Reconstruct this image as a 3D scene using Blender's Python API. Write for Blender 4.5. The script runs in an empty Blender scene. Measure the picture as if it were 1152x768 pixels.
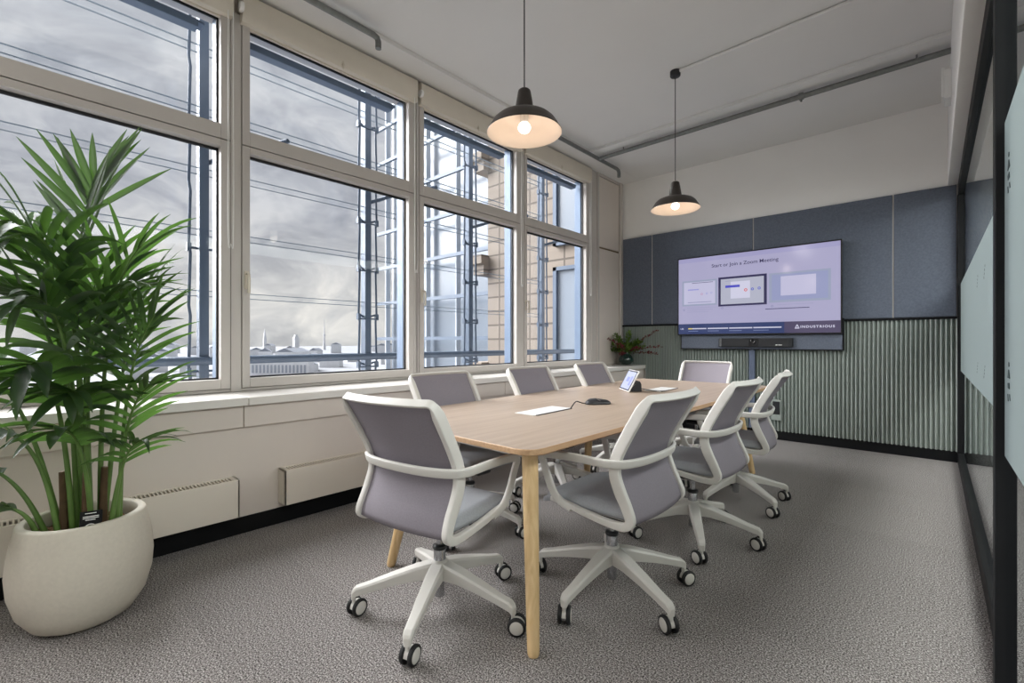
import bpy, bmesh, math, random
from mathutils import Vector, Matrix, Euler
random.seed(7)
SC = bpy.context.scene
COL = SC.collection
R = math.radians

# ------------------------------------------------------------------ camera, sky, sun, exposure
cam_d = bpy.data.cameras.new('camera'); cam = bpy.data.objects.new('camera', cam_d); COL.objects.link(cam)
cam_d.sensor_width = 36.0; cam_d.lens = 515.7 / 1152 * 36.0
cam_d.clip_start = 0.02; cam_d.clip_end = 3000
cam.location = (0, 0, 1.15); cam.rotation_euler = (R(90), 0, R(42.6))
SC.camera = cam
SC.view_settings.view_transform = 'Standard'; SC.view_settings.look = 'None'
SC.view_settings.gamma = 1.0; SC.view_settings.use_curve_mapping = False
SC.view_settings.exposure = 0.47
SC.cycles.use_denoising = True
SC.cycles.max_bounces = 10; SC.cycles.diffuse_bounces = 5; SC.cycles.glossy_bounces = 4
SC.cycles.transparent_max_bounces = 24; SC.cycles.caustics_reflective = False; SC.cycles.caustics_refractive = False
SC.cycles.sample_clamp_indirect = 4.0
SKY_STRENGTH = .94
SUN_STRENGTH = 12.4
FILL_LUMINAIRE_WATTS = 9
CORRIDOR_FILL_WATTS = 215

def build_world():
    w = bpy.data.worlds.new('overcast_sky'); SC.world = w; w.use_nodes = True
    nt = w.node_tree; N = nt.nodes; L = nt.links; N.clear()
    out = N.new('ShaderNodeOutputWorld'); bg = N.new('ShaderNodeBackground')
    tc = N.new('ShaderNodeTexCoord'); sep = N.new('ShaderNodeSeparateXYZ'); L.new(tc.outputs['Generated'], sep.inputs[0])
    mp = N.new('ShaderNodeMapping'); mp.inputs['Scale'].default_value = (2.4, 2.4, 4.6); mp.inputs['Location'].default_value = (.35, .2, .1)
    L.new(tc.outputs['Generated'], mp.inputs[0])
    nz = N.new('ShaderNodeTexNoise'); nz.inputs['Scale'].default_value = 3.0; nz.inputs['Detail'].default_value = 12
    nz.inputs['Roughness'].default_value = .62; nz.inputs['Distortion'].default_value = .5
    L.new(mp.outputs[0], nz.inputs['Vector'])
    gr = N.new('ShaderNodeValToRGB'); e = gr.color_ramp.elements          # height above the horizon
    e[0].position = 0.0; e[0].color = (.60, .585, .56, 1)
    e[1].position = 1.0; e[1].color = (.50, .51, .53, 1)
    for p, c in ((.10, (.62, .60, .575, 1)), (.25, (.47, .475, .50, 1)), (.45, (.49, .50, .525, 1))):
        x = e.new(p); x.color = c
    L.new(sep.outputs['Z'], gr.inputs[0])
    cr = N.new('ShaderNodeValToRGB'); e = cr.color_ramp.elements          # cloud pattern
    e[0].position = .36; e[0].color = (.70, .71, .74, 1); e[1].position = .68; e[1].color = (1.30, 1.27, 1.22, 1)
    x = e.new(.5); x.color = (.95, .95, .96, 1)
    L.new(nz.outputs['Fac'], cr.inputs[0])
    mx = N.new('ShaderNodeMix'); mx.data_type = 'RGBA'; mx.blend_type = 'MULTIPLY'
    mr = N.new('ShaderNodeMapRange'); mr.inputs['From Min'].default_value = .62; mr.inputs['From Max'].default_value = .40
    mr.inputs['To Min'].default_value = .25; mr.inputs['To Max'].default_value = 1.0
    L.new(sep.outputs['Z'], mr.inputs['Value']); L.new(mr.outputs[0], mx.inputs['Factor'])
    L.new(gr.outputs[0], mx.inputs[6]); L.new(cr.outputs[0], mx.inputs[7])
    L.new(mx.outputs[2], bg.inputs['Color']); bg.inputs['Strength'].default_value = SKY_STRENGTH
    L.new(bg.outputs[0], out.inputs[0])
build_world()
sun_d = bpy.data.lights.new('veiled_sun', 'SUN'); sun_d.energy = SUN_STRENGTH; sun_d.angle = R(60); sun_d.color = (1.0, .975, .965)
sun = bpy.data.objects.new('veiled_sun', sun_d); COL.objects.link(sun)
sun.rotation_euler = Vector((1.0, 0.44, -.74)).to_track_quat('-Z', 'Y').to_euler()

# ------------------------------------------------------------------ materials
def srgb(r, g, b):
    f = lambda c: c / 12.92 if c <= .04045 else ((c + .055) / 1.055) ** 2.4
    return (f(r / 255), f(g / 255), f(b / 255), 1)
def mat(name, col, rough=.5, metal=0., var=.04, scale=8., bump=0., spec=.5, coat=0.):
    m = bpy.data.materials.new(name); m.use_nodes = True
    N = m.node_tree.nodes; L = m.node_tree.links; b = N['Principled BSDF']
    c = srgb(*col) if max(col[:3]) > 1.5 else (*col, 1)
    tc = N.new('ShaderNodeTexCoord'); nz = N.new('ShaderNodeTexNoise'); nz.inputs['Scale'].default_value = scale; nz.inputs['Detail'].default_value = 4
    L.new(tc.outputs['Object'], nz.inputs['Vector'])
    r = N.new('ShaderNodeValToRGB')
    r.color_ramp.elements[0].position = .3; r.color_ramp.elements[1].position = .7
    r.color_ramp.elements[0].color = tuple(x * (1 - var) for x in c[:3]) + (1,)
    r.color_ramp.elements[1].color = tuple(min(1, x * (1 + var)) for x in c[:3]) + (1,)
    L.new(nz.outputs['Fac'], r.inputs[0]); L.new(r.outputs[0], b.inputs['Base Color'])
    b.inputs['Roughness'].default_value = rough; b.inputs['Metallic'].default_value = metal
    b.inputs['Specular IOR Level'].default_value = spec; b.inputs['Coat Weight'].default_value = coat
    if bump:
        bp = N.new('ShaderNodeBump'); bp.inputs['Strength'].default_value = bump; bp.inputs['Distance'].default_value = .004
        L.new(nz.outputs['Fac'], bp.inputs['Height']); L.new(bp.outputs[0], b.inputs['Normal'])
    return m
def emis(name, col, s=1., rough=.3):
    m = bpy.data.materials.new(name); m.use_nodes = True; b = m.node_tree.nodes['Principled BSDF']
    c = srgb(*col); b.inputs['Base Color'].default_value = (.02, .02, .02, 1); b.inputs['Roughness'].default_value = rough
    b.inputs['Emission Color'].default_value = c; b.inputs['Emission Strength'].default_value = s
    return m
def glassy(name, tint, ior=1.5, gain=1., rough=0.):
    m = bpy.data.materials.new(name); m.use_nodes = True; N = m.node_tree.nodes; L = m.node_tree.links; N.clear()
    o = N.new('ShaderNodeOutputMaterial'); t = N.new('ShaderNodeBsdfTransparent'); t.inputs[0].default_value = (*tint, 1)
    g = N.new('ShaderNodeBsdfGlossy'); g.inputs['Roughness'].default_value = rough; g.inputs[0].default_value = (.92, .95, .96, 1)
    fr = N.new('ShaderNodeFresnel'); fr.inputs[0].default_value = ior
    geo = N.new('ShaderNodeNewGeometry')
    mm = N.new('ShaderNodeMath'); mm.operation = 'MULTIPLY'; mm.inputs[1].default_value = gain; mm.use_clamp = True
    # the Fresnel node inverts the IOR on back faces; undo that so both faces of a pane behave alike
    sw = N.new('ShaderNodeMix'); sw.data_type = 'FLOAT'; sw.inputs[2].default_value = ior; sw.inputs[3].default_value = 1 / ior
    L.new(geo.outputs['Backfacing'], sw.inputs[0]); L.new(sw.outputs[0], fr.inputs[0])
    mx = N.new('ShaderNodeMixShader'); L.new(fr.outputs[0], mm.inputs[0]); L.new(mm.outputs[0], mx.inputs[0])
    L.new(t.outputs[0], mx.inputs[1]); L.new(g.outputs[0], mx.inputs[2]); L.new(mx.outputs[0], o.inputs[0])
    return m
def leafy(name, col, trans):
    m = bpy.data.materials.new(name); m.use_nodes = True; N = m.node_tree.nodes; L = m.node_tree.links; b = N['Principled BSDF']
    tc = N.new('ShaderNodeTexCoord'); nz = N.new('ShaderNodeTexNoise'); nz.inputs['Scale'].default_value = 9
    L.new(tc.outputs['Object'], nz.inputs['Vector'])
    r = N.new('ShaderNodeValToRGB'); c = srgb(*col)
    r.color_ramp.elements[0].position = .3; r.color_ramp.elements[1].position = .75
    r.color_ramp.elements[0].color = (c[0] * .7, c[1] * .75, c[2] * .7, 1); r.color_ramp.elements[1].color = (c[0] * 1.3, c[1] * 1.2, c[2], 1)
    L.new(nz.outputs['Fac'], r.inputs[0]); L.new(r.outputs[0], b.inputs['Base Color']); b.inputs['Roughness'].default_value = .38
    tr = N.new('ShaderNodeBsdfTranslucent'); tr.inputs[0].default_value = srgb(*trans)
    mx = N.new('ShaderNodeMixShader'); mx.inputs[0].default_value = .38
    o = N['Material Output']; L.new(b.outputs[0], mx.inputs[1]); L.new(tr.outputs[0], mx.inputs[2]); L.new(mx.outputs[0], o.inputs[0])
    return m
def carpet_mat():
    m = bpy.data.materials.new('loop_pile_carpet'); m.use_nodes = True; N = m.node_tree.nodes; L = m.node_tree.links; b = N['Principled BSDF']
    tc = N.new('ShaderNodeTexCoord')
    n1 = N.new('ShaderNodeTexNoise'); n1.inputs['Scale'].default_value = 175; n1.inputs['Detail'].default_value = 3; n1.inputs['Roughness'].default_value = .7
    n2 = N.new('ShaderNodeTexNoise'); n2.inputs['Scale'].default_value = 2.2; n2.inputs['Detail'].default_value = 3
    L.new(tc.outputs['Object'], n1.inputs['Vector']); L.new(tc.outputs['Object'], n2.inputs['Vector'])
    r = N.new('ShaderNodeValToRGB'); e = r.color_ramp.elements
    e[0].position = .39; e[0].color = srgb(52, 49, 48); e[1].position = .62; e[1].color = srgb(208, 203, 199)
    for p, c in ((.46, (118, 112, 109)), (.54, (152, 147, 145))):
        x = e.new(p); x.color = srgb(*c)
    L.new(n1.outputs['Fac'], r.inputs[0])
    # half-metre carpet planks, a hair lighter or darker from one to the next
    bt = N.new('ShaderNodeTexBrick'); bt.inputs['Scale'].default_value = 1; bt.inputs['Brick Width'].default_value = 1.0; bt.inputs['Row Height'].default_value = .5
    bt.inputs['Mortar Size'].default_value = .0015; bt.inputs['Color1'].default_value = (1, 1, 1, 1); bt.inputs['Color2'].default_value = (.9, .9, .9, 1); bt.inputs['Mortar'].default_value = (.84, .84, .84, 1)
    L.new(tc.outputs['Object'], bt.inputs['Vector'])
    mx = N.new('ShaderNodeMix'); mx.data_type = 'RGBA'; mx.blend_type = 'MULTIPLY'; mx.inputs[0].default_value = 1
    L.new(r.outputs[0], mx.inputs[6]); L.new(bt.outputs['Color'], mx.inputs[7]); L.new(mx.outputs[2], b.inputs['Base Color'])
    b.inputs['Roughness'].default_value = .95; b.inputs['Specular IOR Level'].default_value = .15
    bp = N.new('ShaderNodeBump'); bp.inputs['Strength'].default_value = .6; bp.inputs['Distance'].default_value = .004
    L.new(n1.outputs['Fac'], bp.inputs['Height']); L.new(bp.outputs[0], b.inputs['Normal'])
    return m
def wood_mat(name, c1, c2, axis='Y', scale=1., rough=.45):
    m = bpy.data.materials.new(name); m.use_nodes = True; N = m.node_tree.nodes; L = m.node_tree.links; b = N['Principled BSDF']
    tc = N.new('ShaderNodeTexCoord'); mp = N.new('ShaderNodeMapping')
    s = {'X': (1.2, 30, 30), 'Y': (30, 1.2, 30), 'Z': (30, 30, 1.2)}[axis]; mp.inputs['Scale'].default_value = tuple(k * scale for k in s)
    L.new(tc.outputs['Object'], mp.inputs[0])
    nz = N.new('ShaderNodeTexNoise'); nz.inputs['Scale'].default_value = 1.3; nz.inputs['Detail'].default_value = 5; nz.inputs['Distortion'].default_value = .6
    L.new(mp.outputs[0], nz.inputs['Vector'])
    r = N.new('ShaderNodeValToRGB'); r.color_ramp.elements[0].position = .32; r.color_ramp.elements[1].position = .7
    r.color_ramp.elements[0].color = srgb(*c1); r.color_ramp.elements[1].color = srgb(*c2)
    L.new(nz.outputs['Fac'], r.inputs[0]); L.new(r.outputs[0], b.inputs['Base Color']); b.inputs['Roughness'].default_value = rough
    return m
def stone_mat():
    m = bpy.data.materials.new('sandstone_cladding'); m.use_nodes = True; N = m.node_tree.nodes; L = m.node_tree.links; b = N['Principled BSDF']
    tc = N.new('ShaderNodeTexCoord'); mp = N.new('ShaderNodeMapping'); mp.inputs['Rotation'].default_value = (R(-90), 0, 0)
    L.new(tc.outputs['Object'], mp.inputs[0])
    bt = N.new('ShaderNodeTexBrick'); bt.offset = 0; bt.inputs['Scale'].default_value = 1; bt.inputs['Brick Width'].default_value = .85; bt.inputs['Row Height'].default_value = .30
    bt.inputs['Mortar Size'].default_value = .02; bt.inputs['Color1'].default_value = srgb(139, 129, 118); bt.inputs['Color2'].default_value = srgb(132, 122, 112); bt.inputs['Mortar'].default_value = srgb(92, 84, 76)
    L.new(mp.outputs[0], bt.inputs['Vector']); L.new(bt.outputs['Color'], b.inputs['Base Color']); b.inputs['Roughness'].default_value = .8
    return m
def felt_mat():
    m = mat('slate_felt', (98, 104, 116), .95, var=.13, scale=60, bump=.15, spec=.1)
    return m

M = dict(
    plaster=mat('white_plaster', (238, 236, 233), .85, var=.012, scale=3),
    ceiling=mat('ceiling_paint', (222, 221, 219), .9, var=.012, scale=2),
    cream=mat('cream_paint', (216, 206, 197), .55, var=.012, scale=3),
    frame=mat('window_enamel', (194, 188, 182), .4, var=.012, scale=4),
    sill=mat('sill_lacquer', (226, 222, 216), .22, var=.01, scale=4),
    radiator=mat('radiator_enamel', (224, 215, 202), .4, var=.01),
    radslot=mat('radiator_shadow_slot', (120, 104, 76), .7),
    black=mat('black_paint', (13, 14, 16), .55, var=.1, spec=.2),
    gasket=mat('rubber_gasket', (30, 32, 36), .6),
    steel=mat('galvanised_steel', (120, 122, 120), .42, .45, var=.12, scale=30),
    facade=mat('blue_grey_steel', (76, 90, 108), .5, .2, var=.05),
    facade_lt=mat('pale_blue_aluminium', (108, 125, 148), .45, .2, var=.03),
    carpet=carpet_mat(), felt=felt_mat(),
    green=mat('sage_green_lacquer', (148, 156, 150), .5, var=.02),
    joint=mat('panel_joint', (196, 190, 186), .6),
    oak=wood_mat('pale_oak_laminate', (158, 139, 122), (173, 155, 138), 'Y', .8, .42),
    ash=wood_mat('ash_wood', (206, 172, 122), (228, 198, 152), 'Z', 1.2, .45),
    edge=wood_mat('oak_edge', (176, 140, 104), (196, 162, 126), 'Y', 2., .5),
    chair_white=mat('white_chair_plastic', (214, 211, 205), .42, var=.01),
    mesh_grey=mat('grey_mauve_mesh', (136, 130, 138), .75, var=.06, scale=220, bump=.1, spec=.25),
    seat=mat('light_grey_fabric', (166, 169, 174), .92, var=.07, scale=160, bump=.15, spec=.1),
    chrome=mat('brushed_chrome', (190, 192, 196), .25, 1., var=.03),
    darkplastic=mat('black_plastic', (32, 33, 36), .45, var=.05),
    tyre=mat('black_tyre', (22, 22, 24), .6),
    pot=mat('pale_stone_planter', (205, 198, 184), .75, var=.035, scale=70, bump=.06),
    potin=mat('planter_inside', (88, 84, 78), .9),
    bark=mat('bark_chips', (132, 104, 80), .95, var=.35, scale=60, bump=.8),
    leaf=leafy('kentia_leaf', (36, 56, 40), (92, 134, 52)),
    petiole=mat('green_petiole', (92, 122, 58), .5, var=.15, scale=14),
    cane=mat('brown_cane', (96, 74, 52), .8, var=.2, scale=30),
    shade=mat('black_shade_enamel', (52, 45, 40), .42, var=.05),
    shade_in=mat('cream_shade_lining', (232, 214, 196), .6, var=.01),
    bulb=emis('lit_bulb', (255, 244, 230), 3.),
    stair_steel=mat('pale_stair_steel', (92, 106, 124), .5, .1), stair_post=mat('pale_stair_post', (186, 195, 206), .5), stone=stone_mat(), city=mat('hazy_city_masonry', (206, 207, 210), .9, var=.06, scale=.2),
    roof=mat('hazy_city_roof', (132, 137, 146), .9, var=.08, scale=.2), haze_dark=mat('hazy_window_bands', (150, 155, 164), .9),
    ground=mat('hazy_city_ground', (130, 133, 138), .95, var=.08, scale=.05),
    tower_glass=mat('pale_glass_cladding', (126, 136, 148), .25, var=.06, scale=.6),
    glass=glassy('window_glass', (.95, .96, .97), 1.5, .2),
    louver=glassy('louver_glass', (.975, .98, .985), 1.45, .35),
    louver_edge=mat('louver_glass_edge', (116, 132, 146), .4),
    pglass=glassy('partition_glass', (.84, .88, .88), 1.62, 1.15),
    corridor=mat('corridor_wall', (200, 197, 190), .9), corridor_floor=mat('corridor_floor', (80, 76, 72), .9),
    tvblack=mat('tv_bezel', (14, 14, 18), .3), white_plastic=mat('white_plastic', (232, 231, 228), .35),
    vase=mat('dark_green_glass', (24, 48, 42), .08, coat=.6), berry=mat('burgundy_blossom', (112, 26, 42), .7, var=.2, scale=60),
    sprig=leafy('sprig_leaf', (88, 118, 48), (130, 160, 60)), decal=mat('film_decal', (24, 44, 46), .6),
    slot=mat('fascia_gap', (92, 90, 86), .9), brass=mat('pale_handle', (205, 196, 180), .35, .3),
    blind=mat('blind_cassette', (212, 204, 190), .5, var=.01),
)
def film_mat():
    m = bpy.data.materials.new('frosted_film'); m.use_nodes = True; N = m.node_tree.nodes; L = m.node_tree.links; b = N['Principled BSDF']
    tc = N.new('ShaderNodeTexCoord'); nz = N.new('ShaderNodeTexNoise'); nz.inputs['Scale'].default_value = 3; L.new(tc.outputs['Object'], nz.inputs['Vector'])
    r = N.new('ShaderNodeValToRGB'); r.color_ramp.elements[0].color = srgb(132, 143, 146); r.color_ramp.elements[1].color = srgb(140, 151, 153)
    L.new(nz.outputs['Fac'], r.inputs[0]); L.new(r.outputs[0], b.inputs['Base Color']); b.inputs['Roughness'].default_value = .55
    tr = N.new('ShaderNodeBsdfTranslucent'); tr.inputs[0].default_value = srgb(212, 219, 220)
    mx = N.new('ShaderNodeMixShader'); mx.inputs[0].default_value = .5
    o = N['Material Output']; L.new(b.outputs[0], mx.inputs[1]); L.new(tr.outputs[0], mx.inputs[2]); L.new(mx.outputs[0], o.inputs[0])
    return m
M['film'] = film_mat()

# ------------------------------------------------------------------ mesh helpers
class MB:
    """collects shapes, then build() links them as ONE mesh object"""
    def __init__(s): s.v = []; s.f = []; s.sm = []; s.mi = []
    def add(s, vs, fs, smooth=False, mi=0):
        b = len(s.v); s.v += [tuple(v) for v in vs]
        for f in fs: s.f.append(tuple(b + i for i in f)); s.sm.append(smooth); s.mi.append(mi)
        return s
    def box(s, x0, x1, y0, y1, z0, z1, mi=0, T=None):
        vs = [(x, y, z) for z in (z0, z1) for y in (y0, y1) for x in (x0, x1)]
        if T is not None: vs = [T @ Vector(v) for v in vs]
        return s.add(vs, [(0, 2, 3, 1), (4, 5, 7, 6), (0, 1, 5, 4), (2, 6, 7, 3), (0, 4, 6, 2), (1, 3, 7, 5)], False, mi)
    def lathe(s, prof, n=32, c=(0, 0, 0), mi=0, cap=True, T=None, smooth=True):
        vs = []; fs = []
        for r, z in prof:
            for k in range(n):
                a = 2 * math.pi * k / n; vs.append(Vector((c[0] + r * math.cos(a), c[1] + r * math.sin(a), c[2] + z)))
        if T is not None: vs = [T @ v for v in vs]
        for i in range(len(prof) - 1):
            for k in range(n): fs.append((i * n + k, i * n + (k + 1) % n, (i + 1) * n + (k + 1) % n, (i + 1) * n + k))
        s.add(vs, fs, smooth, mi)
        if cap:
            s.add([vs[k] for k in range(n)], [tuple(reversed(range(n)))], False, mi)
            s.add([vs[(len(prof) - 1) * n + k] for k in range(n)], [tuple(range(n))], False, mi)
        return s
    def sweep(s, pts, sec, n0, scale=None, cap=True, mi=0, closed=False):
        pts = [Vector(p) for p in pts]; n = len(pts); m = len(sec); vs = []
        nrm = Vector(n0).normalized(); pt = None
        for i, p in enumerate(pts):
            a = pts[max(0, i - 1)]; b = pts[min(n - 1, i + 1)]
            if closed: a = pts[(i - 1) % n]; b = pts[(i + 1) % n]
            t = (b - a).normalized()
            if pt is not None:
                q = pt.rotation_difference(t); nrm = q @ nrm
            nrm = (nrm - t * nrm.dot(t)).normalized(); pt = t
            bi = t.cross(nrm); sa, sb = scale(i / (n - 1)) if scale else (1, 1)
            for u, w in sec: vs.append(p + nrm * u * sa + bi * w * sb)
        fs = []
        for i in range(n if closed else n - 1):
            j = (i + 1) % n
            for k in range(m): fs.append((i * m + k, i * m + (k + 1) % m, j * m + (k + 1) % m, j * m + k))
        s.add(vs, fs, True, mi)
        if cap and not closed:
            s.add(vs[:m], [tuple(reversed(range(m)))], False, mi); s.add(vs[-m:], [tuple(range(m))], False, mi)
        return s
    def tube(s, pts, r, n=10, mi=0, scale=None):
        pts = [Vector(p) for p in pts]; t = (pts[1] - pts[0]).normalized()
        n0 = t.cross(Vector((0, 0, 1))) if abs(t.z) < .9 else t.cross(Vector((1, 0, 0)))
        return s.sweep(pts, circ(r, n), n0, scale, True, mi)
    def prism(s, poly, h0, h1, mi=0, T=None):
        n = len(poly); vs = [Vector((x, y, h0)) for x, y in poly] + [Vector((x, y, h1)) for x, y in poly]
        if T is not None: vs = [T @ v for v in vs]
        fs = [tuple(reversed(range(n))), tuple(range(n, 2 * n))] + [(k, (k + 1) % n, n + (k + 1) % n, n + k) for k in range(n)]
        return s.add(vs, fs, False, mi)
    def build(s, name, m, parent=None, bevel=0., loc=None, seg=2):
        me = bpy.data.meshes.new(name); me.from_pydata(s.v, [], s.f)
        ms = m if isinstance(m, (list, tuple)) else [m]
        for k in ms: me.materials.append(M[k] if isinstance(k, str) else k)
        for p, sm, mi in zip(me.polygons, s.sm, s.mi): p.use_smooth = sm; p.material_index = mi
        bm = bmesh.new(); bm.from_mesh(me); bmesh.ops.recalc_face_normals(bm, faces=bm.faces); bm.to_mesh(me); bm.free(); me.update()
        o = bpy.data.objects.new(name, me); COL.objects.link(o)
        if parent is not None: o.parent = parent
        if loc is not None: o.location = loc
        if bevel:
            b = o.modifiers.new('bevel', 'BEVEL'); b.width = bevel; b.segments = seg; b.limit_method = 'ANGLE'; b.angle_limit = R(50)
        return o
def circ(r, n=10): return [(r * math.cos(2 * math.pi * k / n), r * math.sin(2 * math.pi * k / n)) for k in range(n)]
def rrect(a, b, n=16, e=4.5):
    out = []
    for k in range(n):
        t = 2 * math.pi * (k + .5) / n; c, d = math.cos(t), math.sin(t)
        out.append((a / 2 * math.copysign(abs(c) ** (2 / e), c), b / 2 * math.copysign(abs(d) ** (2 / e), d)))
    return out
def spline(P, n=8):
    P = [Vector(p) for p in P]; out = []
    for i in range(len(P) - 1):
        p0 = P[max(0, i - 1)]; p1 = P[i]; p2 = P[i + 1]; p3 = P[min(len(P) - 1, i + 2)]
        for k in range(n):
            t = k / n
            out.append(.5 * ((2 * p1) + (p2 - p0) * t + (2 * p0 - 5 * p1 + 4 * p2 - p3) * t * t + (3 * p1 - p0 - 3 * p2 + p3) * t ** 3))
    out.append(P[-1]); return out
def empty(name, loc=(0, 0, 0), rz=0.):
    o = bpy.data.objects.new(name, None); COL.objects.link(o); o.location = loc; o.rotation_euler = (0, 0, rz); o.empty_display_size = .1
    return o
def tag(o, label=None, cat=None, group=None, kind=None):
    if label: o['label'] = label
    if cat: o['category'] = cat
    if group: o['group'] = group
    if kind: o['kind'] = kind
    return o
def structure(name, mb, m, bevel=0., parent=None):
    o = mb.build(name, m, parent, bevel)
    if parent is None: o['kind'] = 'structure'
    return o
def copy_tree(o, parent=None):
    c = o.copy(); COL.objects.link(c)
    if parent is not None: c.parent = parent
    for ch in [x for x in o.children]: copy_tree(ch, c)
    return c

# ------------------------------------------------------------------ the room
Y0, Y1 = -3.0, 6.10            # back and end of the room
XW = -3.39                     # inside face of the window frames
structure('floor', MB().box(-3.6, 2.2, Y0, Y1, -.12, 0), 'carpet')
structure('ceiling', MB().box(-3.6, .35, Y0, Y1 + .2, 3.50, 3.65), 'ceiling')
structure('trim_1', MB().box(-3.6, -3.11, Y0, Y1, 3.465, 3.50).box(-3.11, .30, 4.78, Y1, 3.465, 3.50), 'ceiling', .004)
structure('wall_left', MB().box(-3.6, -3.06, Y0, Y1, 0, .765).box(-3.6, -3.45, Y0, Y1, 3.30, 3.47)
          .box(-3.6, -3.40, 5.42, Y1, .765, 3.47), 'cream', .003)
structure('trim_2', MB().box(-3.06, -3.035, Y0, .93, .637, .763).box(-3.06, -3.035, .934, 3.2, .637, .763).box(-3.06, -3.035, 3.204, Y1, .637, .763), 'cream', .003)
structure('wall_end', MB().box(-3.6, .4, Y1, Y1 + .2, 0, 3.5), 'plaster')
structure('wall_back', MB().box(-3.6, 2.2, Y0 - .15, Y0, 0, 3.5), 'plaster')
structure('baseboard_left', MB().box(-3.06, -3.048, Y0, Y1, 0, .098), 'black', .002)
structure('baseboard_end', MB().box(-3.06, .17, Y1 - .035, Y1, 0, .105), 'black', .002)
structure('trim_3', MB().box(-3.47, -3.0, Y0, .948, .768, .818).box(-3.47, -3.0, .950, 3.3, .768, .818).box(-3.47, -3.0, 3.302, Y1, .768, .818), 'sill', .006)

# side shaft panels right of the last window, two flat doors one over the other
sp = MB().box(-3.40, -3.385, 5.455, 5.985, .83, 2.435).box(-3.40, -3.385, 5.455, 5.985, 2.462, 3.42)
structure('trim_4', sp, 'cream', .003)
structure('trim_12', MB().box(-3.40, -3.398, 5.45, 5.99, 2.437, 2.460).box(-3.40, -3.397, 5.44, 5.454, .83, 3.42).box(-3.40, -3.397, 5.986, 6.0, .83, 3.42), 'radslot')  # dark strips put in to give the panel gaps their shade
structure('trim_5', MB().box(-3.40, -3.372, 5.40, 5.44, .818, 3.465).box(-3.40, -3.36, 6.00, 6.06, .818, 3.465).box(-3.40, -3.372, 5.44, 6.0, 3.43, 3.465), 'frame', .004)

# windows: outer frame, upper and lower sash, panes, gaskets, handle
def window(i, yl, yr, handle_side):
    root = empty('window_%d' % i, (0, 0, 0)); root['kind'] = 'structure'
    sl, sr = yl - .047, yr + .055          # outer edge of the sash rings
    fl, fr = yl - .082, yr + .095          # outer edge of the fixed frame
    f = MB()
    f.box(-3.47, -3.388, fl, sl - .004, .82, 3.32).box(-3.47, -3.388, sr + .004, fr, .82, 3.32)
    f.box(-3.47, -3.398, sl - .01, sr + .01, .82, .838).box(-3.47, -3.398, sl - .01, sr + .01, 3.30, 3.32)
    f.box(-3.47, -3.41, sl - .01, sr + .01, 2.44, 2.49)
    f.build('window_frame', 'frame', root, .003)
    for z0, z1, nm in ((.842, 2.456, 'lower_sash'), (2.462, 3.318, 'upper_sash')):
        g0 = z0 + .062 if nm == 'lower_sash' else z0 + .095
        g1 = z1 - .044 if nm == 'lower_sash' else z1 - .05
        s_ = MB().box(-3.455, -3.382, sl, yl, z0, z1).box(-3.455, -3.382, yr, sr, z0, z1)
        s_.box(-3.455, -3.382, yl, yr, z0, g0).box(-3.455, -3.382, yl, yr, g1, z1)
        so = s_.build(nm, 'frame', root, .003)
        k = MB(); w = .011; xg0, xg1 = -3.452, -3.438
        k.box(xg0, xg1, yl, yl + w, g0, g1).box(xg0, xg1, yr - w, yr, g0, g1).box(xg0, xg1, yl, yr, g0, g0 + w).box(xg0, xg1, yl, yr, g1 - w * 1.6, g1)
        k.build('gasket', 'gasket', so)
        MB().box(-3.449, -3.443, yl + .002, yr - .002, g0 + .002, g1 - .002).build('pane', 'glass', so)
        if nm == 'lower_sash':
            yh = yl - .022 if handle_side < 0 else yr + .022
            h = MB().box(-3.383, -3.374, yh - .014, yh + .014, 1.50, 1.62)
            h.sweep(spline([(-3.375, yh, 1.60), (-3.345, yh, 1.60), (-3.335, yh, 1.57), (-3.335, yh, 1.50), (-3.338, yh, 1.47)], 5), rrect(.018, .012, 10), (0, 1, 0))
            h.build('window_handle', 'brass', so, .002)
    # outside: blue-grey reveal at the far jamb and the external blind box at the head
    e = MB().box(-3.57, -3.475, yr - .0, yr + .05, .80, 3.32).box(-3.57, -3.475, yl - .05, yl, .80, 3.32)
    e.build('outer_reveal', 'facade_lt', root, .003)
    MB().box(-3.56, -3.48, yl + .0, yr - .10, 3.172, 3.222).box(-3.595, -3.5, yl, yr - .06, 3.215, 3.232).build('blind_rail', 'facade_lt', root, .004)
    return root
WIN = [(1, -.36, .905), (2, 1.077, 2.345), (3, 2.507, 3.755), (4, 3.932, 5.13), (5, -1.79, -.53), (6, -2.95, -1.96)]
for i, a, b in WIN: window(i, a, b, -1)
structure('trim_6', MB().box(-3.47, -3.392, 5.225, 5.40, .82, 3.465).box(-3.44, -3.384, 5.27, 5.31, .82, 3.465), 'frame', .004)
# dark shadow gaps between the window frames
structure('trim_7', MB().box(-3.46, -3.45, 0.99, 1.0, .82, 3.46).box(-3.46, -3.45, 2.42, 2.43, .82, 3.46).box(-3.46, -3.45, 3.845, 3.855, .82, 3.46), 'gasket')

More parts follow.
